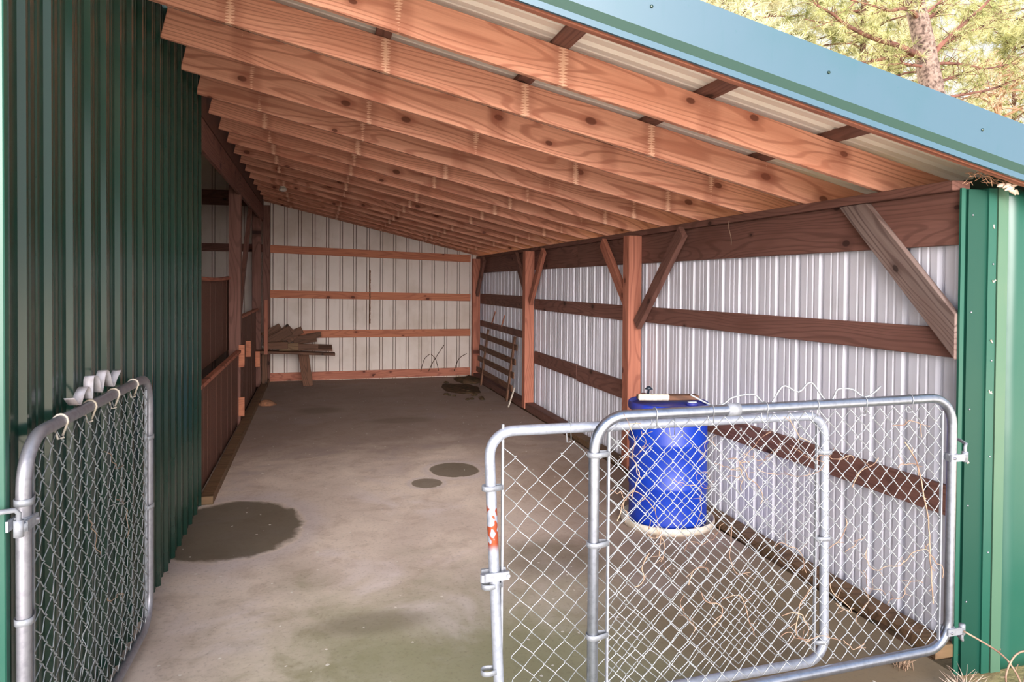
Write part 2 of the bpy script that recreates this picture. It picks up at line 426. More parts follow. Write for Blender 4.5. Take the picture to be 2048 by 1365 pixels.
# ---- ground and slab
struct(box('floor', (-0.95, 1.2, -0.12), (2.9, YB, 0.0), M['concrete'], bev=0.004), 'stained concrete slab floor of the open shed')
g = bmesh.new(); bmesh.ops.create_grid(g, x_segments=2, y_segments=2, size=70)
gr = from_bm('ground', g, M['dirt']); gr.location = (0, 0, -0.13); struct(gr, 'bare earth and thin grass around the shed')
gm = Geo()
for k in range(60):    # earth shoulder between slab and right wall
    pass
def strip_dirt():
    V = []; F = []; nx, ny = 4, 120
    for j in range(ny+1):
        y = 2.87 + (YB-2.87)*j/ny
        for i in range(nx+1):
            x = 2.88 + (3.1-2.88)*i/nx
            V.append((x, y, -0.02 + 0.035*noise.noise(Vector((x*6, y*3, 0))) + 0.01*i/nx))
    for j in range(ny):
        for i in range(nx): F.append((j*(nx+1)+i, j*(nx+1)+i+1, (j+1)*(nx+1)+i+1, (j+1)*(nx+1)+i))
    o = pyd('soil_strip', V, F, M['dark_dirt'], None, True)
    tag(o, 'strip of dark soil between slab edge and the white steel wall', 'soil', kind='stuff')
strip_dirt()

# ---- walls
struct(sheet('wall_left', profile(6.3-2.45, 2.45-2.6398+PITCH*2+0.035), (XL, 2.45, -0.02), (0, 1, 0), (1, 0, 0), (0, 0, 1), 4.4, M['green']), 'dark green ribbed steel wall of the barn')
struct(sheet('wall_right', profile(YB-2.885, 0.12, True, 0.024, 0.010), (XR+0.041, 2.885, 0.0), (0, 1, 0), (1, 0, 0), (0, 0, 1), 2.29, M['white']), 'white ribbed steel side wall')
def back_top(u):
    x = XR+0.04-u
    return (rb(x)+0.22) if x > XL else 4.3
struct(sheet('wall_back', grooved(XR+0.04+6.0, 0.10), (XR+0.04, YB, 0.0), (-1, 0, 0), (0, 1, 0), (0, 0, 1), back_top, M['backwhite'], seam=M['grime']), 'white ribbed steel back wall')
# the barn beside the lean-to
struct(box('wall_front', (-6.0, 2.44, -0.02), (-0.93, 2.46, 4.4), M['green']), 'green barn front beside the lean-to')
struct(box('wall_far_left', (-6.02, 2.44, 0), (-6.0, YB, 4.4), M['panel']), 'far side wall of the barn')
struct(box('ceiling_barn', (-6.02, 2.3, 4.4), (-0.85, YB+.1, 4.44), M['roofunder']), 'roof deck of the barn')
struct(box('floor_barn', (-6.0, 2.46, -0.1), (-0.96, YB, -0.01), M['dark_dirt']), 'earth floor inside the barn')
struct(box('wall_left_upper', (XL-.02, 6.3, 3.19), (XL-.005, YB, 4.4), M['panel'], bev=0), 'upper barn side wall above the left header')
tr = box('trim_1', (XL-0.03, 2.425, 0), (XL+0.03, 2.46, 4.4), M['green_light']); struct(tr, 'light green corner trim at the near end of the barn wall')
# ---- roof skin
def roof_sheet(name, dz, mat, thick=0.002):
    prof = profile(YB+0.15-2.68, 0.05)
    n = Vector((SL, 0, 1)).normalized(); d = Vector((1, 0, -SL)).normalized()
    x0 = XL+0.02; z0 = rb(x0)+0.19+0.042+dz
    ln = (3.69-x0)*math.sqrt(1+SL*SL)
    return sheet(name, prof, (x0, 2.68, z0), (0, 1, 0), n, d, ln, mat, thick)
struct(roof_sheet('ceiling', 0.0, M['roofunder']), 'beige underside of the ribbed metal roof')
struct(roof_sheet('ceiling_roof_skin', 0.006, M['green']), 'green upper skin of the ribbed metal roof')

# ------------------------------------------------------------------ timber frame
RY = [3.42 + 0.668*i for i in range(16)] + [13.80]
ORD = ['first', 'second', 'third', 'fourth', 'fifth', 'sixth', 'seventh', 'eighth', 'ninth', 'tenth', 'eleventh', 'twelfth', 'thirteenth', 'fourteenth', 'fifteenth', 'sixteenth', 'last']
for i, y in enumerate(RY):
    x0, x1 = XL+0.03, 3.64; h = 0.186
    o = timber('rafter', (x0, y, rb(x0)+h*.515), (x1, y, rb(x1)+h*.515), h, 0.038, (0, 0, 1), M['rafter'])
    lab = ('%s orange pine rafter behind the teal fascia, under the roof steel' % ORD[i]) if i < 16 else 'last pine rafter, hard against the white back wall'
    if i == 0: lab = 'first pine rafter behind the fascia, boldest wood grain of all'
    tag(o, lab, 'rafter', 'rafters under the shed roof')
o = timber('rake_board', (XL+0.03, 2.725, rb(XL+0.03)+.115), (3.64, 2.725, rb(3.64)+.115), 0.222, 0.038, (0, 0, 1), M['post'])
tag(o, 'orange wooden rake board just behind the teal fascia', 'board')
for i, x in enumerate([2.75, 1.975, 1.17, 0.36, -0.45]):
    z = rb(x)+0.192+0.0215
    o = timber('purlin', (x, 2.75, z), (x, YB-.02, z), 0.088, 0.038, (1, 0, -SL), M['beam'])
    tag(o, 'dark flat purlin lying across the rafters, %s up the slope from the eave' % ['first', 'second', 'third', 'fourth', 'fifth'][i], 'purlin', 'purlins over the rafters')
# header and ledger of the right wall
o = timber('header_beam', (XR+.02, 2.885, 2.158), (XR+.02, 8.3, 2.158), 0.268, 0.038, (0, 0, 1), M['beam']); tag(o, 'near wide dark header beam with knots along the right wall', 'beam', 'header beams of the right wall')
o = timber('header_beam', (XR+.02, 8.3, 2.158), (XR+.02, YB-.04, 2.158), 0.268, 0.038, (0, 0, 1), M['beam']); tag(o, 'far wide header beam of the right wall, toward the back corner', 'beam', 'header beams of the right wall')
o = timber('ledger_board', (3.085, 2.89, 2.317), (3.085, YB-.03, 2.317), 0.05, 0.11, (0, 0, 1), M['beam']); tag(o, 'narrow ledger board on top of the header under the rafter ends', 'board')
PY = [6.49, 10.08, 13.66]
for i, y in enumerate(PY):
    o = timber('wall_post', (3.0, y+.07, 0.0), (3.0, y+.07, 2.292), 0.138, 0.138, (0, 1, 0), M['post'], bev=0.004)
    tag(o, ['reddish square post behind the blue barrel', 'reddish square post in the middle of the right wall', 'square post in the far right back corner'][i], 'post', 'posts of the right wall')
def girt(y0, y1, zt, zb, lab, mat='beam', x=XR+.0195):
    (a0, a1), (b0, b1) = zt, zb
    o = timber('wall_girt', (x, y0, (a0+b0)/2), (x, y1, (a1+b1)/2), (a0-b0+a1-b1)/2, 0.037, (0, 0, 1), M[mat])
    return tag(o, lab, 'girt', 'horizontal girts of the walls')
girt(2.885, 6.48, (1.61, 1.60), (1.46, 1.455), 'upper weathered dark girt of the near right bay')
girt(2.885, 6.48, (0.81, 0.76), (0.66, 0.61), 'lower dark girt of the near right bay, behind gates and barrel')
girt(6.64, 10.07, (1.60, 1.60), (1.445, 1.445), 'upper girt of the middle right bay')
girt(6.64, 8.3, (0.82, 0.825), (0.63, 0.64), 'lower girt of the middle right bay, near half')
girt(8.31, 10.07, (0.83, 0.84), (0.66, 0.66), 'lower girt of the middle right bay, far half')
girt(10.23, 13.65, (1.63, 1.62), (1.43, 1.43), 'upper girt of the far right bay')
girt(10.23, 13.65, (1.08, 1.11), (0.98, 1.00), 'lower girt of the far right bay above the leaning rack')
o = box('sill_plate', (2.945, 2.862, -0.02), (3.072, 8.3, 0.045), M['sill']); tag(o, 'dirty wooden sill plate along the near foot of the right wall', 'sill', 'sill plates of the right wall')
o = box('sill_plate', (2.945, 8.31, -0.02), (3.072, YB-.04, 0.09), M['beam']); tag(o, 'wooden sill plate along the far foot of the right wall', 'sill', 'sill plates of the right wall')
def brace(a, b, w, t, lab, mat='post', x=3.04):
    o = timber('knee_brace', (x, a[0], a[1]), (x, b[0], b[1]), w, t, (0, 1, 1) if (b[0]-a[0])*(b[1]-a[1]) < 0 else (0, -1, 1), M[mat])
    return tag(o, lab, 'brace', 'diagonal knee braces')
nb = brace((3.80, 2.50), (2.70, 1.40), 0.158, 0.036, 'grey weathered knotty knee brace against the green corner trim', 'grey_wood', 3.052)
bm = bmesh.new(); bm.from_mesh(nb.data); inv = nb.matrix_basis.inverted()
bmesh.ops.bisect_plane(bm, geom=bm.verts[:]+bm.edges[:]+bm.faces[:], plane_co=inv @ Vector((3, 2.87, 1.5)), plane_no=inv.to_3x3() @ Vector((0, -1, 0)), clear_outer=True)
bmesh.ops.holes_fill(bm, edges=bm.edges[:])
bmesh.ops.bisect_plane(bm, geom=bm.verts[:]+bm.edges[:]+bm.faces[:], plane_co=inv @ Vector((3, 3, 2.288)), plane_no=inv.to_3x3() @ Vector((0, 0, 1)), clear_outer=True)
bmesh.ops.holes_fill(bm, edges=bm.edges[:]); bm.to_mesh(nb.data); bm.free()
brace((5.55, 2.27), (6.43, 1.43), 0.115, 0.05, 'knee brace on the near side of the post behind the blue barrel', 'beam', 3.0)
brace((7.32, 2.27), (6.66, 1.62), 0.115, 0.05, 'knee brace on the far side of the post behind the blue barrel', 'post', 3.0)
brace((9.42, 2.27), (10.04, 1.55), 0.115, 0.05, 'knee brace on the near side of the middle right post', 'post', 3.0)
brace((10.85, 2.27), (10.26, 1.68), 0.115, 0.05, 'knee brace on the far side of the middle right post', 'beam', 3.0)
brace((13.05, 2.27), (13.62, 1.60), 0.115, 0.05, 'knee brace at the back right corner post', 'beam', 3.0)
# back wall girts
def bgirt(x0, x1, z0, z1, lab, w=0.14, mat='backgirt'):
    o = timber('wall_girt', (x0, YB-.021, z0), (x1, YB-.021, z1), w, 0.038, (0, 0, 1), M[mat])
    return tag(o, lab, 'girt', 'horizontal girts of the walls')
bgirt(-0.80, 2.92, 2.42, 2.30, 'top orange girt across the white back wall')
bgirt(-0.80, 2.92, 1.60, 1.54, 'middle orange girt across the white back wall')
bgirt(-0.80, 2.92, 0.86, 0.86, 'lower orange girt across the white back wall, behind the bench')
bgirt(-0.80, 2.92, 0.08, 0.10, 'bottom girt of the back wall resting on the slab', 0.15, 'post')
bgirt(-5.9, -0.93, 2.43, 2.43, 'dark girt of the back wall seen inside the barn', 0.14, 'beam')
bgirt(-5.9, -0.93, 3.32, 3.32, 'wide dark beam of the back wall high inside the barn', 0.27, 'beam')
# ---- left side beyond the steel: posts, header, low board wall
o = timber('header_beam', (XL-.02, 6.28, 3.04), (XL-.02, YB-.04, 3.04), 0.26, 0.038, (0, 0, 1), M['beam']); tag(o, 'dark header beam along the open left side of the shed', 'beam')
for y, lab in ((6.32, 'post hidden at the end of the green steel wall'), (9.70, 'reddish square post on the left beside the brown board wall'), (13.2, 'dark square post on the left near the bench')):
    o = timber('wall_post', (-0.98, y+.07, 0), (-0.98, y+.07, 3.1), 0.145, 0.145, (0, 1, 0), M['beam'], bev=.004); tag(o, lab, 'post', 'posts of the left wall')
o = timber('corner_stud', (-0.86, 13.80, 0), (-0.86, 13.80, 3.2), 0.13, 0.06, (1, 0, 0), M['beam']); tag(o, 'upright corner stud where the left side meets the white back wall', 'stud')
o = timber('knee_brace', (-0.95, 9.90, 1.36), (-0.95, 11.6, 2.95), 0.14, 0.05, (0, -1, 1), M['beam']); tag(o, 'long knee brace rising from the left post toward the back', 'brace', 'diagonal knee braces')
def board_wall(name, x, y0, y1, z0, z1, lab, seam=0.2, sag=0.0):
    root = thing(name, lab, 'wall panel', (x, y0, z0))
    gm = Geo(); y = 0.0
    while y < y1-y0-0.001:
        e = min(y+seam-.004, y1-y0); gm.box((-0.018-R(0, .003), y, 0), (R(-.002, .002), e, z1-z0)); y += seam
    gm.build('boards', M['panel'], root, False)
    o = timber('cap_rail', (x+.01, y0, z1+.01), (x+.01, y1, z1+.01), 0.035, 0.06, (0, 0, 1), M['post'], None, .003, sag)
    adopt(o, root)
    return root
board_wall('low_board_wall', -0.94, 6.42, 9.69, 0.02, 0.93, 'lower brown board wall between the green steel and the left post')
board_wall('upper_board_wall', -1.07, 6.42, 9.9, 0.95, 1.86, 'upper brown board panel set back, with a sagging top rail', 0.2, 0.03)
board_wall('far_board_wall', -0.95, 9.86, 12.7, 0.02, 1.35, 'dark board wall between the left post and the bench')
for y, z0, z1, lab in ((9.68, .12, .36, 'short wooden block low on the left post'), (9.68, .74, 1.02, 'short wooden block at mid height on the left post'),
                       (10.6, .78, 1.0, 'small pale block on the dark board wall past the left post'), (12.3, .45, .7, 'small block low on the dark board wall near the bench')):
    o = box('wood_block', (-0.93, y-.0, z0), (-0.86, y+.04, z1), M['backgirt']); tag(o, lab, 'wood block', 'wooden blocks on the left wall')  # orange-lit stretches of the posts, put in as lighter blocks
o = box('floor_plate', (-0.90, 6.3, 0.0), (-0.80, YB-.08, 0.07), M['sill']); tag(o, 'wooden plate lying along the left edge of the slab', 'plate')
o = timber('hanging_board', (-0.80, 12.798, 0.60), (-0.80, 12.798, 1.52), 0.06, 0.02, (1, 0, 0), M['post']); tag(o, 'thin upright board hanging in front of the bench end', 'board')

# ------------------------------------------------------------------ green trims at the right corner, front
root = thing('corner_post_trim', 'dark green metal trim capping the front right corner of the side wall', 'metal trim', (3.05, 2.855, 0))
gm = Geo(); gm.box((0.0, 0, -.12), (0.024, 0.012, 2.30)); gm.build('inner_lip', M['green_light'], root, False)
gm = Geo(); gm.box((0.024, 0.02, -.12), (0.165, 0.028, 2.30)); gm.box((0.05, 0.006, -.12), (0.165, 0.022, 2.295)); gm.build('face_sheet', M['green_deep'], root, False)
gm = Geo(); gm.box((0.165, -0.004, -.12), (0.215, 0.03, 2.305)); gm.build('outer_lip', M['green_light'], root, False)
for i in range(9):
    s = lathe('screw_head', [(0.005, 0), (0.005, .003), (.002, .005)], M['galv_dark'], root, 8); s.rotation_euler = (math.pi/2, 0, 0)
    s.location = ((0.075, 0.195)[i % 2], (0.006, -0.004)[i % 2], 0.25+i*0.24)
root = thing('front_wall_panel', 'bright green flat steel panel at the far right of the opening', 'wall panel', (3.27, 2.86, 0))
gm = Geo(); gm.box((0.0, -0.014, -.12), (0.062, 0.02, 2.31)); gm.build('panel_edge_trim', M['green_pale'], root, False)
V = []; F = []
nx, nz = 10, 40
for j in range(nz+1):
    for i in range(nx+1):
        x = 0.062 + 0.9*i/nx; z = -.12+2.45*j/nz
        V.append((x, -0.002+0.006*noise.noise(Vector((x*3, 0, z*2))), z - (0.24*max(0, x-.06) if j == nz else 0)))
for j in range(nz):
    for i in range(nx): F.append((j*(nx+1)+i, j*(nx+1)+i+1, (j+1)*(nx+1)+i+1, (j+1)*(nx+1)+i))
o = pyd('panel_sheet', V, F, M['green_light'], root, True); md = o.modifiers.new('thick', 'SOLIDIFY'); md.thickness = .003

# fascia along the rake: profile swept down the slope
def fascia():
    root = thing('rake_fascia', 'light teal metal fascia along the sloping roof edge', 'fascia', (XL+.03, 2.66, 0))
    def sweep(prof, name, mat, x0=0.0, x1=None):
        x1 = x1 if x1 is not None else 3.68-(XL+.03)
        V = []; F = []; k = len(prof)
        for x in (x0, x1):
            zb = rb(x+XL+.03)
            for (y, z) in prof: V.append((x, y, zb+z))
        for i in range(k): F.append((i, (i+1) % k, k+(i+1) % k, k+i))
        F.append(tuple(range(k))[::-1]); F.append(tuple(range(k, 2*k)))
        return pyd(name, V, F, mat, root)
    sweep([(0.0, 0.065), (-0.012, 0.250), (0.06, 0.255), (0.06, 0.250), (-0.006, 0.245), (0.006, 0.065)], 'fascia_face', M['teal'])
    sweep([(0.0, 0.065), (0.006, 0.065), (0.022, 0.027), (0.016, 0.023)], 'fascia_channel', M['teal_dark'])
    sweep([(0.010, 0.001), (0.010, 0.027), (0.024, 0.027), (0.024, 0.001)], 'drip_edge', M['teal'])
    for i in range(5):
        x = 0.5+i*0.83; s = lathe('screw_head', [(0.007, 0), (0.007, .004), (.003, .006)], M['green'], root, 8); s.rotation_euler = (math.pi/2, 0, 0)
        s.location = (x, -0.006, rb(x+XL+.03)+0.155)
fascia()
o = box('eave_trim', (3.68, 2.64, rb(3.68)-.02), (3.71, YB, rb(3.68)+.25), M['teal_dark']); tag(o, 'green eave trim along the low edge of the roof', 'metal trim')

# ------------------------------------------------------------------ gates
def rounded(pts, rad, seg=7):
    out = []; n = len(pts)
    for i in range(n):
        p = Vector(pts[i]); a = (Vector(pts[i-1])-p).normalized(); b = (Vector(pts[(i+1) % n])-p).normalized()
        s = p+a*rad; e = p+b*rad; c = p+(a+b)*rad
        for k in range(seg+1):
            t = math.pi/2*k/seg
            # quarter arc from s to e about c
            out.append(c + (s-c)*math.cos(t) + (e-c)*math.sin(t))
    return out
def chain(x0, x1, z0, z1, dx, dz, r, warp, top=None):
    gm = Geo(); nx = int(round((x1-x0)/dx)); nz = int(round((z1-z0)/dz)); dx = (x1-x0)/nx; dz = (z1-z0)/nz
    for i in range(nx):
        pts = []; par = 1 if i % 2 else 0
        for k in range(nz+1):
            side = (k+par) % 2 if i % 2 == 0 else (k+1) % 2 if False else (k+par) % 2
            xa = x0 + (i + (side if i % 2 == 0 else side))*dx
            z = z0 + k*dz
            s = 1 if side else -1
            ya = 0.0032*(1 if (k % 2) else -1)
            if 0 < k < nz:
                pts.append(warp(Vector((xa - s*dx*.10, -ya, z-dz*.13)))); pts.append(warp(Vector((xa+s*r*.6, ya, z)))); pts.append(warp(Vector((xa - s*dx*.10, -ya, z+dz*.13))))
            else: pts.append(warp(Vector((xa, ya, z))))
        if top:
            pts = [p for p in pts if p.z < top(p.x)]
        if len(pts) > 1: gm.tube(pts, r, 5)
    return gm
def gate(name, label, base, ang, W, H, rad, mats, pitch, warp, bands_l, bands_r, corners=None, group='chain link gates', pr=0.021, mtop=0.03, mwire=0.0021, top=None, barx=0.062, ties=6, tilt=0.0, tr=.0018):
    root = thing(name, label, 'gate', base, ang, group)
    if tilt: root.rotation_euler = (0, tilt, ang)
    cs = corners or [(0, 0, 0), (W, 0, 0), (W, 0, H), (0, 0, H)]
    gm = Geo(); gm.tube(rounded(cs, rad), pr, 14, True); gm.build('frame', M[mats[0]], root)
    chain(barx, W-barx, 0.035, H-mtop, pitch[0], pitch[1], mwire, warp, top).build('chain_link_mesh', M['wire'], root)
    for x, bl in ((barx, bands_l), (W-barx, bands_r)):
        gm = Geo(); gm.box((x-.004, -.006, .03), (x+.004, .006, H+(.012 if x < .1 and mats[0] == 'galv_white' else -.06))); gm.build('tension_bar', M['fitting'], root, False)
        for z in bl:
            gm = Geo(); xs = 0.0 if x < W/2 else W; sg = 1 if x < W/2 else -1
            loop = [(xs+sg*barx*1.0, -.009, z)] + [(xs - sg*(pr+.002)*math.cos(a), -(pr+.002)*math.sin(a)*-1*-1, z) for a in [-math.pi/2+math.pi/2*q/5*2 - 0 for q in range(0)]]
            pts = [(xs+sg*barx, -.008, z), (xs+sg*.012, -(pr+.001), z)]
            for q in range(9):
                a = math.pi*q/8; pts.append((xs-sg*(pr+.0025)*math.sin(a), -(pr+.0025)*math.cos(a), z))
            pts += [(xs+sg*.012, pr+.001, z), (xs+sg*barx, .008, z)]
            V = []; F = []
            for (px, py, pz) in pts: V += [(px, py, pz-.010), (px, py, pz+.010)]
            for q in range(len(pts)-1): F.append((2*q, 2*q+2, 2*q+3, 2*q+1))
            b = pyd('tension_band', V, F, M['fitting'], root, True); md = b.modifiers.new('t', 'SOLIDIFY'); md.thickness = .0025
    for k in range(ties):
        x = rad + (W-2*rad)*(k+.5)/ties; ztop = cs[3][2]+(cs[2][2]-cs[3][2])*x/W
        gm = Geo(); lo = ztop-mtop-.02
        pts = [(x+.01, -.004, lo)] + [(x+.004*math.sin(a), -(pr+.003)*math.cos(a), ztop+(pr+.003)*math.sin(a)) for a in [0.0, .6, 1.2, 1.57, 2.0, 2.6, 3.14]] + [(x-.004, .006, lo-.01), (x+.006, -.01, lo-.005)]
        gm.tube(pts, tr, 6); gm.build('tie_wire', M['tray'] if tr > .002 else M['wire'], root)
    return root
def hinge(root, x, z, sg, pindown, pr=0.021):
    h = Geo(); h.box((x-.035 if sg > 0 else x-.05, -pr-.008, z-.016), (x+.05 if sg > 0 else x+.035, -pr-.001, z+.016)); h.box((x-.035 if sg > 0 else x-.05, pr+.001, z-.016), (x+.05 if sg > 0 else x+.035, pr+.008, z+.016))
    h.tube([(x, 0, z-.017), (x, 0, z+.017)], pr+.005, 14)
    b = h.build('hinge_clamp', M['fitting'], root, False)
    p = Geo(); e = x+sg*.068
    p.tube([(e, -pr*.6, z-.024), (e, -pr*.6, z+.024)], .014, 10); p.box((min(x, e), -pr-.006, z-.012), (max(x, e), -pr+.006, z+.012))
    d = -1 if pindown else 1
    p.tube([(e, -pr*.6, z), (e, -pr*.6, z+d*.045), (e+sg*.012, -pr*.3, z+d*.058), (e+sg*.05, .06, z+d*.060), (e+sg*.06, .105, z+d*.060)], .0075, 8)
    p.build('hinge_pin', M['fitting'], b)
    q = Geo(); q.tube([(x-sg*.018, -pr-.016, z), (x-sg*.018, pr+.012, z)], .006, 6); q.build('bolt', M['galv_dark'], b)

def warp0(p):
    return Vector((p.x + .004*noise.noise(p*5), p.y + .004*noise.noise(p*3+Vector((9, 0, 0))), p.z + .003*noise.noise(p*6+Vector((0, 5, 0)))))
GA = math.atan2(0.10, 1.83)
front = gate('chain_link_gate', 'nearer galvanised chain link gate hinged to the green corner post', (1.045, 2.62, 0.125), GA, 1.83, 1.175, 0.13, ('galv',), (0.041, 0.041), warp0,
             [.32, .68, 1.03], [], pr=.0215)
hinge(front, 1.83, 0.895, 1, False); hinge(front, 1.83, 0.08, 1, True)
gm = Geo(); gm.tube([(.60, 0, 1.175), (.655, 0, 1.175)], .027, 16); gm.build('clamp_collar', M['fitting'], front)
def warp2(p):
    k = max(0.0, 1-p.x/0.6)
    return Vector((p.x + .012*noise.noise(p*2.2)+.006*noise.noise(p*7) + .06*(1-p.z/1.1)*k, p.y + .02*noise.noise(p*2+Vector((3, 0, 0))), p.z + .012*noise.noise(p*2.5+Vector((0, 5, 0)))))
def top2(x): return 1.03 + 0.035*math.sin(x*23) + 0.03*min(1, x/.5)
rear = gate('chain_link_gate', 'rear loose chain link gate with rust spots, stacked behind the nearer gate', (0.655, 2.75, 0.10), math.atan2(.09, 1.63), 1.63, 1.15, 0.10, ('galv_white',), (0.0505, 0.0475), warp2,
            [.19, .53, .915], [.07, .55, .95], corners=[(0.055, 0, 0), (1.63, 0, -.02), (1.615, 0, 1.12), (0, 0, 1.135)], mwire=.0018, top=top2, barx=.058, ties=3)
h = Geo(); h.box((-.02, -.03, .555), (.08, -.018, .587)); h.box((-.02, .018, .555), (.08, .03, .587)); h.tube([(-.025, -.024, .556), (-.025, -.024, .586)], .012, 8); h.tube([(.075, -.035, .571), (.075, .035, .571)], .008, 8); h.build('hinge_clamp', M['fitting'], rear, False)
def warp3(p):
    return Vector((p.x + .006*noise.noise(p*4), p.y + .012*noise.noise(p*3+Vector((9, 0, 0))), p.z + .006*noise.noise(p*4+Vector((0, 5, 0)))))
left = gate('chain_link_gate', 'open chain link gate folded back against the green steel wall', (-0.845, 2.475, 0.09), math.atan2(1.53, .035), 1.53, 1.245, 0.15, ('galv_dark',), (0.046, 0.043), warp3,
            [.70, 1.06], [.59, .94], mwire=.0021, ties=4, tr=.004)
hinge(left, 0, 1.0, -1, False)
# white wire rings round the top pipe of the left gate are its ties; a faded strap lies twisted on it
def ribbon(name, pts, w, mat, label, cat, side):
    V = []; F = []; n = len(pts)
    for i, p in enumerate(pts):
        p = Vector(p); s = side(i/(n-1)); V += [p - s*w/2, p + s*w/2]
    for i in range(n-1): F.append((2*i, 2*i+2, 2*i+3, 2*i+1))
    o = pyd(name, V, F, mat, None, True); md = o.modifiers.new('t', 'SOLIDIFY'); md.thickness = .002
    return tag(o, label, cat)
def smoothpts(ps, k=6):
    ps = [Vector(p) for p in ps]; out = []
    for i in range(len(ps)-1):
        p0 = ps[max(i-1, 0)]; p1 = ps[i]; p2 = ps[i+1]; p3 = ps[min(i+2, len(ps)-1)]
        for j in range(k):
            t = j/k
            out.append(0.5*((2*p1) + (-p0+p2)*t + (2*p0-5*p1+4*p2-p3)*t*t + (-p0+3*p1-3*p2+p3)*t**3))
    out.append(ps[-1]); return out
sx = -0.835
rp = [(sx, 2.86, 1.40), (sx, 2.93, 1.365), (sx, 2.98, 1.40), (sx, 3.04, 1.415), (sx, 3.08, 1.365), (sx, 3.09, 1.44), (sx, 3.13, 1.445), (sx, 3.17, 1.43), (sx, 3.21, 1.37), (sx, 3.26, 1.44), (sx, 3.31, 1.44), (sx, 3.38, 1.37), (sx, 3.44, 1.40), (sx, 3.50, 1.425)]
ribbon('faded_strap', smoothpts(rp, 5), 0.034, M['rib_strap'], 'pale crinkled strap looped on top of the left gate', 'strap', lambda t: Vector((1, .15*math.sin(t*20), 0)).normalized())
wp = [(1.50, 2.66, 1.375), (1.56, 2.665, 1.345), (1.61, 2.67, 1.325), (1.66, 2.67, 1.33), (1.70, 2.67, 1.355), (1.80, 2.675, 1.365), (1.85, 2.68, 1.33), (1.89, 2.68, 1.32), (1.93, 2.68, 1.375), (1.96, 2.68, 1.395), (2.03, 2.685, 1.365), (2.08, 2.69, 1.40), (2.11, 2.69, 1.395), (2.17, 2.69, 1.325), (2.21, 2.69, 1.33), (2.24, 2.695, 1.37), (2.32, 2.70, 1.365), (2.38, 2.70, 1.33), (2.43, 2.70, 1.345), (2.47, 2.70, 1.375)]
gm = Geo(); gm.tube(smoothpts([(x-.02, y, z-.008) for x, y, z in wp], 3), .004, 6); o = gm.build('bent_wire', M['wire'])
tag(o, 'bent zigzag wire hooked along the top rail of the nearer gate', 'wire')

# dried vines tangled in the meshes
def vine(start, dirv, n, step, wander, plane_y, lab, grp, rad=.0022):
    p = Vector(start); d = Vector(dirv); pts = [p.copy()]
    for i in range(n):
        d += Vector((R(-1, 1), R(-.25, .25), R(-1, 1)))*wander; d.y *= .6; d.normalize(); p = p + d*step
        p.y += (plane_y(p.x)-p.y)*.3; p.z = min(max(.02, p.z), 1.27); pts.append(p.copy())
    gm = Geo(); gm.tube(smoothpts(pts, 3), rad, 5)
    for q in range(2, n, 3):
        a = pts[q]; b = a+Vector((R(-1, 1), R(-.3, .3), R(-.6, 1)))*.05; gm.tube([a, b], rad*.6, 4)
    o = gm.build('dried_vine', M['vine']); tag(o, lab, 'vine', grp); return o
py = lambda x: 2.615+(x-1.045)*.0546-.012
py2 = lambda x: 2.75+(x-.655)*.055-.01
random.seed(11)
VL = 'thin dried vine stem tangled in the mesh of the stacked gates on the right'; VG = 'dried vines in the stacked gates'
def zone(x, z):
    h = 'high' if z > .85 else ('low' if z < .5 else 'halfway up')
    w = 'by the nearer left leg' if x < 1.45 else ('before the blue barrel' if x < 1.85 else ('right of the barrel' if x < 2.3 else 'near the hinge side'))
    return 'thin dried vine tangled in gate mesh, %s, %s' % (h, w), 'dried vines %s, %s' % (h, w)
for i in range(30):
    x = R(1.2, 2.7); z = R(.15, 1.15); l, g_ = zone(x, z); vine((x, py(x), z), (R(-1, 1), 0, R(-.6, 1)), R(6, 12).__int__(), R(.018, .034), .75, py, l, g_, R(.0012, .0022))
for i in range(12):
    x = R(1.15, 2.2); z = R(.7, 1.15); l, g_ = zone(x, z); vine((x, py2(x), z), (R(-1, 1), 0, R(-1, .3)), 12, R(.015, .03), .9, py2, l, g_, R(.0012, .002))
o = vine((2.76, 2.70, .35), (0, 0, 1), 22, .036, .18, lambda x: 2.70, 'long dried vine climbing the tension bar beside the corner post', None, .003)
for i in range(10):
    y = R(2.65, 3.6); pts = [Vector((-.83, y, R(.2, 1.2)))]
    d = Vector((0, R(-1, 1), R(-1, 1)))
    for k in range(9):
        d += Vector((R(-.2, .2), R(-1, 1), R(-1, 1)))*.4; d.normalize(); q = pts[-1]+d*.035; q.x = -.82+R(-.01, .01); pts.append(q)
    gm = Geo(); gm.tube(smoothpts(pts, 3), .0016, 5); o = gm.build('dried_vine', M['wire'] if i % 2 else M['vine'])
    tag(o, 'thin dried stem caught in the mesh of the open left gate', 'vine', 'dried stems in the left gate')
# vine loops at the bottom right corner
random.seed(5)
for pts, lab in (([(2.83, 2.6, .26), (2.92, 2.5, .20), (2.95, 2.45, .14), (2.98, 2.42, .05), (3.03, 2.4, -.02)], 'dry vine strand hanging from the lower hinge at bottom right'),
                 ([(2.93, 2.45, .02), (2.90, 2.45, .12), (2.94, 2.45, .20), (3.01, 2.46, .215), (3.05, 2.47, .18), (3.02, 2.46, .10), (2.98, 2.44, .06)], 'looping dry vine in front of the green trim at bottom right'),
                 ([(3.07, 2.45, .24), (3.04, 2.45, .19), (3.03, 2.44, .12), (3.00, 2.43, .07), (3.04, 2.42, .0)], 'dry vine at the very bottom right corner of the picture')):
    gm = Geo(); gm.tube(smoothpts(pts, 6), .0042, 6)
    for q in pts[1:-1]: gm.tube([q, Vector(q)+Vector((R(-.03, .03), 0, R(-.02, .03)))], .002, 4)
    tag(gm.build('dried_vine', M['vine']), lab, 'vine', 'dry vines at the corner post')
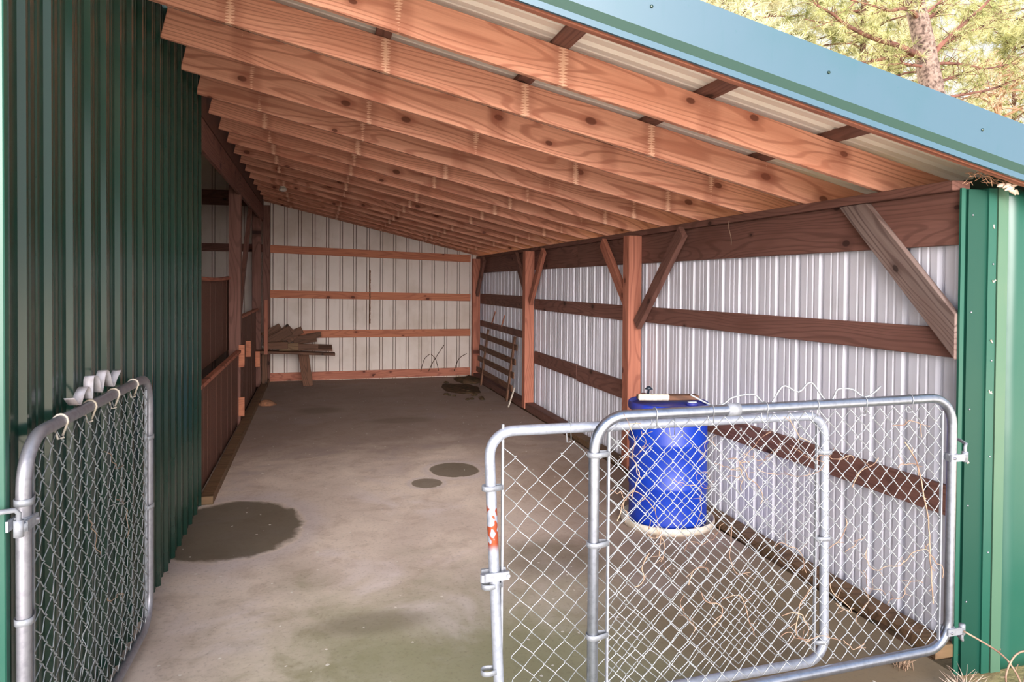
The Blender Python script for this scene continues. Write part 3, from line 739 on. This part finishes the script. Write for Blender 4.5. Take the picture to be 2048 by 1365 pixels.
def tuft(loc, n, h, lab, mat):
    gm = Geo()
    for i in range(n):
        a = R(0, 6.28); l = R(.5, 1)*h; b = Vector(loc)+Vector((R(-.04, .04), R(-.04, .04), 0))
        gm.tube([b, b+Vector((math.cos(a)*l*.35, math.sin(a)*l*.35, l*.7)), b+Vector((math.cos(a)*l*.8, math.sin(a)*l*.8, l))], [.002, .0016, .0006], 4)
    tag(gm.build('weed_tuft', M[mat]), lab, 'weeds')
tuft((2.80, 2.55, -.02), 40, .12, 'pale dry weed tuft at the foot of the green corner trim', 'paleleaf')
tuft((2.70, 2.82, 0.0), 30, .09, 'small dry weed tuft behind the bottom rail of the nearer gate', 'vine')

# nest of twigs at the eave corner
random.seed(3)
root = thing('twig_nest', 'messy nest of twigs and pale leaves on top of the corner trim', 'nest', (3.19, 2.80, 2.318))
gm = Geo()
for i in range(70):
    a = R(0, 6.28); c = Vector((R(-.16, .15), R(-.05, .04), R(-.005, .05))); l = R(.03, .13); d = Vector((math.cos(a), R(-.3, .3), .35*math.sin(a)))*l
    gm.tube([c-d*.5, c+Vector((0, 0, R(-.006, .006))), c+d*.5], [.0012, .002, .0008], 4)
gm.build('twigs', M['twig'], root)
gm = Geo()
for i in range(9):
    c = Vector((R(-.02, .10), -.035+R(-.01, .01), R(-.04, -.005))); l = R(.03, .06); a = R(-.6, .6)
    gm.tube([c, c+Vector((l*math.cos(a)*.5, 0, l*math.sin(a)*.5+.006)), c+Vector((l*math.cos(a), 0, l*math.sin(a)))], [.003, .012, .004], 7)
gm.build('pale_leaves', M['paleleaf'], root)
for x, z in ((3.245, 2.12), (3.25, 1.84), (3.245, 1.55), (3.24, 1.29), (3.12, .94)):
    gm = Geo(); c = Vector((x, 2.853 if x > 3.2 else 2.863, z))
    for i in range(3): gm.tube([c, c+Vector((R(-.012, .012), -.006, R(-.015, .015)))], [.004, .003], 5)
    tag(gm.build('cocoon', M['paleleaf']), 'small pale insect cocoon stuck in the seam of the green trim', 'cocoon', 'cocoons on the green trim')
gm = Geo(); gm.tube(smoothpts([(3.04, 4.9, 2.33), (3.02, 4.88, 2.26), (3.03, 4.86, 2.17), (3.03, 4.86, 2.12)], 5), .002, 5); tag(gm.build('loose_string', M['vine']), 'thin pale string hanging from the ledger board', 'string')

# ------------------------------------------------------------------ barrel
bx, by = 2.61, 5.03
tray = thing('round_tray', 'off-white round tray under the blue barrel', 'tray', (bx, by, 0))
lathe('tray_body', [(.30, 0), (.345, .0), (.355, .03), (.352, .055), (.342, .056), (.338, .03), (.315, .012), (.0, .012)], M['tray'], tray)
root = thing('plastic_barrel', 'blue plastic drum standing in a white tray beside the right wall', 'barrel', (bx, by, .013))
prof = [(.02, 0), (.275, 0), (.292, .012), (.296, .04), (.292, .07), (.292, .28), (.300, .295), (.300, .315), (.292, .33), (.292, .60), (.301, .615), (.301, .64), (.292, .655), (.292, .80), (.285, .83), (.270, .85), (.268, .86)]
lathe('barrel_body', prof, M['barrel'], root, 72)
lathe('barrel_rim', [(.268, .855), (.300, .858), (.305, .872), (.303, .905), (.296, .915), (.286, .908), (.284, .885), (.268, .872)], M['barrel_lid'], root, 72)
lid = lathe('barrel_lid', [(.284, .868), (.285, .885), (.270, .892), (.20, .896), (.0, .898)], M['barrel_lid'], root, 72)
o = lathe('bung_cap', [(.045, .89), (.045, .912), (.040, .918), (.0, .918)], M['barrel_lid'], lid, 24); o.location = (.13, -.13, 0)
o = lathe('cap_disc', [(.034, .917), (.034, .924), (.0, .925)], M['cap'], lid, 24); o.location = (.13, -.13, 0)
bz = .013+.916
o = timber('wood_plank', (2.40, 5.12, bz+.018), (2.86, 5.04, bz+.018), 0.10, 0.036, (0, 1, 0), M['old_wood']); tag(o, 'dark wooden plank lying across the blue barrel', 'plank')
o = timber('painted_scrap', (2.36, 5.03, bz+.035), (2.60, 5.00, bz+.030), 0.045, 0.035, (0, 0, 1), M['white_paint'], None, .008); tag(o, 'chipped white painted stick on the left of the barrel lid', 'stick')
gm = Geo(); gm.tube([(2.45, 5.05, bz+.05), (2.455, 5.05, bz+.085), (2.455, 5.05, bz+.09)], [.008, .008, .03], 10); gm.tube([(2.455, 5.05, bz+.09), (2.455, 5.05, bz+.112)], [.034, .01], 10)
tag(gm.build('rubber_plug', M['black']), 'small dark mushroom-shaped plug on top of the barrel', 'plug')

# ------------------------------------------------------------------ bench with scrap wood
root = thing('wooden_bench', 'rough wooden bench with a splayed leg against the back wall', 'bench', (-0.5, 13.1, 0))
def part(name, a, b, w, t, up, mat):
    o = timber(name, a, b, w, t, up, mat); adopt(o, root); return o
part('bench_top', (-1.25, 12.95, .655), (.33, 12.95, .575), 0.28, 0.04, (0, 1, 0), M['old_wood'])
part('bench_top', (-.82, 13.35, .70), (.29, 13.35, .645), 0.46, 0.035, (0, 1, .1), M['old_wood'])
part('leg', (-.20, 13.1, .60), (-.12, 13.2, 0.0), 0.17, 0.05, (1, 0, 0), M['old_wood'])
part('leg', (-.84, 13.1, .62), (-.84, 13.15, 0.0), 0.09, 0.05, (1, 0, 0), M['old_wood'])
random.seed(21)
sp = [((-.85, 12.90, .735), (-.45, 12.90, .745), .12), ((-.80, 13.18, .77), (-.42, 13.18, .98), .16), ((-.66, 13.26, .80), (-.22, 13.26, .98), .13), ((-.55, 13.34, 1.02), (-.36, 13.34, .80), .20),
      ((-.38, 13.42, .78), (.02, 13.42, .83), .15), ((-.60, 13.02, .70), (-.28, 13.02, .70), .13), ((-.30, 13.10, .70), (.05, 13.10, .69), .09), ((-.90, 13.50, .86), (-.60, 13.50, 1.03), .12), ((-.15, 13.50, .84), (.10, 13.50, .88), .10)]
names_ = ['flat at the left end', 'tilted at the back left', 'leaning up to the right', 'standing tallest at the peak of the pile', 'lying low at the right', 'pale, lying at the front', 'small, at the front right', 'tilted at the far left', 'at the rightmost end']
for (a, b, w), nm in zip(sp, names_):
    o = timber('scrap_board', a, b, w, 0.045, (0, R(-.12, .12), 1), M['old_wood'] if nm[0] != 'p' else M['sill'], None, .004)
    tag(o, 'scrap wood offcut on the bench, ' + nm, 'scrap wood', 'scrap wood on the bench')

# dark shelf things behind the bench on the left: small white jar, pale dots
gm = Geo(); gm.tube([(-.84, 12.9, .70), (-.84, 12.9, .74)], .02, 10); tag(gm.build('small_jar', M['white_paint']), 'tiny white cap standing on the left of the bench', 'cap')
# clay lump on floor by left plate
def lump(name, loc, r, mat, lab, cat, sq=(1, 1, .5), kind=None):
    bm = bmesh.new(); bmesh.ops.create_icosphere(bm, subdivisions=3, radius=1)
    for v in bm.verts:
        k = 1+.35*noise.noise(v.co*1.7+Vector(loc)); v.co = Vector((v.co.x*sq[0], v.co.y*sq[1], v.co.z*sq[2]))*r*k
    o = from_bm(name, bm, M[mat], None, True); o.location = (loc[0], loc[1], loc[2]+r*sq[2]*.5)
    return tag(o, lab, cat, kind=kind)
lump('clay_lump', (-.68, 11.2, 0), .09, 'stone', 'brown lump of clay on the floor by the left plate', 'clay lump', (1.3, .8, .6))
o = lump('dirt_pile', (2.42, 12.3, -.02), .45, 'dark_dirt', 'low heap of dark dirt in the back right corner', 'dirt', (.7, 1.5, .07), 'stuff')
o = lump('dirt_pile', (2.75, 13.2, -.02), .35, 'dark_dirt', 'dirt heaped at the foot of the far corner post', 'dirt', (.7, 1.0, .2), 'stuff')
random.seed(9)
for i in range(14):
    lump('dirt_clod', (R(2.0, 2.6), R(11.0, 13.2), 0), R(.02, .045), 'dark_dirt', 'small dark dirt clod scattered on the floor before the back corner', 'dirt clod', (1.2, 1, .6))['group'] = 'dirt clods near the back corner'
# slatted rack leaning in the far bay
root = thing('slatted_rack', 'dusty slatted wooden rack leaning in the far right bay', 'rack', (2.85, 10.5, 0))
for i, z in enumerate((.22, .42, .62, .84)):
    part('slat', (2.86+z*.12, 10.6, z), (2.86+z*.12, 13.1, z+.02), .095, .02, (0, 0, 1), M['old_wood'])
for y in (10.8, 12.6):
    part('stile', (2.85, y, 0.0), (2.98, y, 1.0), .07, .03, (0, 1, 0), M['old_wood'])
o = timber('pale_stick', (2.74, 10.27, 0.0), (2.80, 10.15, .30), .025, .02, (0, 1, 0), M['tray']); tag(o, 'short pale stick leaning beside the middle right post', 'stick')
for a, b, lab in (((3.045, 12.6, 1.10), (3.06, 12.4, 1.32), 'left of the two pale sticks above the lower far girt'), ((3.045, 11.9, 1.09), (3.06, 11.75, 1.28), 'right of the two pale sticks above the lower far girt')):
    o = timber('pale_stick', a, b, .03, .015, (0, 1, 0), M['post']); tag(o, lab, 'stick', 'pale sticks in the far bay')
root = thing('ceiling_lamp', 'small round pale lamp fixed under the rafters near the back', 'lamp', (-.45, 10.77, rb(-.45)))
o = lathe('lamp_bulb', [(.015, -.075), (.045, -.065), (.055, -.045), (.045, -.02), (.025, -.005)], M['tray'], root, 20); lathe('lamp_base', [(.04, -.012), (.04, .0), (.0, .001)], M['white_paint'], root, 16)
# rust-brown drip line down the back wall (a mud trail built by insects)
gm = Geo(); z = 1.05; x = .99
while z < 2.05:
    gm.tube([(x+R(-.004, .004), YB-.046, z), (x+R(-.004, .004), YB-.046, z+.045)], R(.008, .016), 6); z += .04
tag(gm.build('mud_trail', M['stone']), 'vertical brown insect mud trail up the middle of the back wall', 'mud trail')
for x0, a in ((2.6, .5), (2.3, -.3), (1.95, .35), (2.1, .6)):
    gm = Geo(); gm.tube(smoothpts([(x0, YB-.06, .12), (x0+a*.2, YB-.05, .35), (x0+a*.5, YB-.05, .45 if a < .6 else .62)], 5), .006, 5)
    tag(gm.build('dried_vine', M['dark_dirt']), 'dry stem growing up the bottom of the white back wall', 'vine', 'dry stems on the back wall')

# ------------------------------------------------------------------ trees beyond the roof
YT = 12.0
BR = {'trunk': [(12.1, 0.0), (12.1, 2.5), (12.08, 4.2), (12.06, 5.3), (12.0, 5.85), (11.92, 6.19), (11.83, 6.59), (11.7, 7.07), (11.55, 7.55), (11.50, 8.3), (11.45, 9.6)],
'b1': [(11.68, 7.12), (11.39, 7.22), (10.97, 7.2), (10.5, 7.05), (10.04, 7.02), (9.35, 7.0)],
'b2': [(11.86, 6.43), (11.1, 6.57), (10.51, 6.61), (10.04, 6.67), (9.58, 6.77), (9.24, 6.88), (8.85, 6.95)],
'b3': [(11.86, 6.49), (11.35, 6.46), (10.87, 6.36), (10.46, 6.28), (9.93, 6.3)],
'b4': [(11.75, 7.0), (11.97, 7.22), (12.31, 7.44), (12.69, 7.6), (13.2, 7.84)],
'b5': [(11.9, 6.3), (12.08, 6.61), (12.33, 6.88), (12.64, 7.17), (12.95, 7.45), (13.14, 7.73), (13.07, 7.92)],
'b6': [(11.9, 6.3), (12.08, 6.55), (12.58, 6.88), (13.08, 7.11), (13.73, 7.36), (14.12, 7.63), (14.45, 7.87)],
'b7': [(11.9, 6.3), (12.46, 6.39), (12.97, 6.42), (13.56, 6.41), (14.15, 6.55), (14.55, 6.62)],
'b8': [(12.0, 5.9), (12.72, 6.16), (13.23, 6.35), (13.75, 6.5)],
'b9': [(11.66, 7.2), (11.45, 7.49), (11.38, 7.74)],
'b10': [(11.9, 6.25), (11.23, 6.21), (10.99, 6.17)],
'b11': [(12.06, 5.55), (12.48, 5.68), (13.24, 5.84), (13.89, 6.1), (14.56, 6.41)],
'b12': [(11.66, 7.2), (12.19, 7.57), (12.37, 7.75)]}
def add_tuft(V, F, c, d, n, l, w):
    d = Vector(d).normalized()
    for i in range(n):
        v = (d*.55 + Vector((R(-1, 1), R(-1, 1), R(-1, 1)))).normalized(); u = v.cross(Vector((R(-1, 1), R(-1, 1), R(-1, 1)))).normalized()*w
        k = len(V); e = c+v*l*R(.7, 1.1); dz = Vector((0, 0, -.12*l))
        V += [tuple(c-u*.5), tuple(c+u*.5), tuple(e+dz)]; F.append((k, k+1, k+2))
def pine_hero():
    random.seed(31)
    root = thing('pine_tree', 'near pine with a thick grey trunk and bare spreading branches', 'tree', (12.1, YT, -.13))
    gm = Geo(); t = [(x-12.1, 0, z+.13) for x, z in BR['trunk']]; gm.tube(smoothpts(t, 4), [.27-.0028*i for i in range(len(t)*4-3)], 14)
    tr_ = gm.build('trunk', M['bark'], root)
    V = []; F = []
    for k, ps in BR.items():
        if k == 'trunk': continue
        y1 = {'b1': -1.2, 'b2': -.8, 'b3': .6, 'b5': -.6, 'b6': .8, 'b7': .4, 'b8': 1.0, 'b4': .8}.get(k, R(-1, 1))
        pts = [(x-12.1, y1*(i/(len(ps)-1))*.7, z+.13) for i, (x, z) in enumerate(ps)]
        sp_ = smoothpts(pts, 4); n = len(sp_); r0 = {'b2': .06, 'b3': .05, 'b5': .055, 'b6': .06, 'b1': .05, 'b4': .055}.get(k, .035)
        gm = Geo(); gm.tube(sp_, [r0*(1-.75*i/n) for i in range(n)], 8)
        for i in range(3, n, 1):
            for s_ in range(2):
                a = sp_[i]; d = Vector((R(-.6, .6)+(.5 if ps[-1][0] > 12 else -.5), R(-.8, .8), R(-.4, .8))).normalized(); l = R(.15, .6); b = a+d*l*.5+Vector((0, 0, R(-.05, .05))); c = a+d*l
                gm.tube([a, b, c], [.009, .006, .003], 4)
                if random.random() < .8: add_tuft(V, F, c, d, 26, .24, .012)
                if random.random() < .3: add_tuft(V, F, b, d, 18, .2, .012)
        gm.build('branch', M['bark_red'], root)
    pyd('needles', V, F, M['needle'], root)
pine_hero()
def bg_tree(i, x, y, h, r, lab, mat, n, z0=3.5, bark='bark_red', rad=.14, size=.36, dense=30):
    random.seed(100+i)
    root = thing('pine_tree' if 'needle' in mat and mat != 'needle_brown' else 'bare_tree', lab, 'tree', (x, y, -.13), 0, 'trees behind the shed')
    gm = Geo(); gm.tube([(0, 0, 0), (R(-.1, .1), 0, h*.3), (R(-.15, .15), 0, h*.6), (0, 0, h)], [rad, rad*.85, rad*.6, rad*.2], 8)
    V = []; F = []
    gb = Geo()
    for k in range(int(h*5)):
        z = R(z0, h); a = R(0, 6.28); l = r*R(.5, 1)*(1-.4*(z-z0)/(h-z0)); e = Vector((math.cos(a)*l, math.sin(a)*l, z+R(-.3, .8)))
        gb.tube([(0, 0, z), (e.x*.5, e.y*.5, (z+e.z)/2+.1), e], [.04, .025, .008], 5)
        for q in range(n):
            t = R(.25, 1.05); p = Vector((e.x*t, e.y*t, z+(e.z-z)*t))+Vector((R(-.4, .4), R(-.4, .4), R(-.35, .35)))
            add_tuft(V, F, p, (R(-1, 1), R(-1, 1), R(-.2, 1)), dense, size, .022)
    gm.build('trunk', M[bark], root); gb.build('branches', M[bark], root)
    pyd('needles', V, F, M[mat], root)
bg_tree(0, 13.2, 15.3, 12, 2.6, 'slender reddish pine trunk just left of the near pine', 'needle', 12, 4, 'bark_red', .13)
bg_tree(1, 10.6, 17.0, 12, 2.8, 'yellow-green pine at the left end of the tree line, over the fascia', 'needle_far', 20, 4)
bg_tree(2, 14.8, 21.5, 14, 3.4, 'pale yellow-green pine directly behind the slender reddish trunk', 'needle_far', 20, 5)
bg_tree(3, 21.0, 22.5, 14, 3.6, 'pale sunlit pine behind the near pine trunk', 'needle_far', 20, 5)
bg_tree(4, 25.6, 21.8, 13, 3.4, 'bright yellow-green pine at the right edge of the picture', 'needle', 20, 4)
bg_tree(5, 18.6, 16.2, 8.3, 2.4, 'brownish thicket-like tree right of the near pine trunk', 'needle_brown', 8, 4, 'twig', .1, .24, 10)
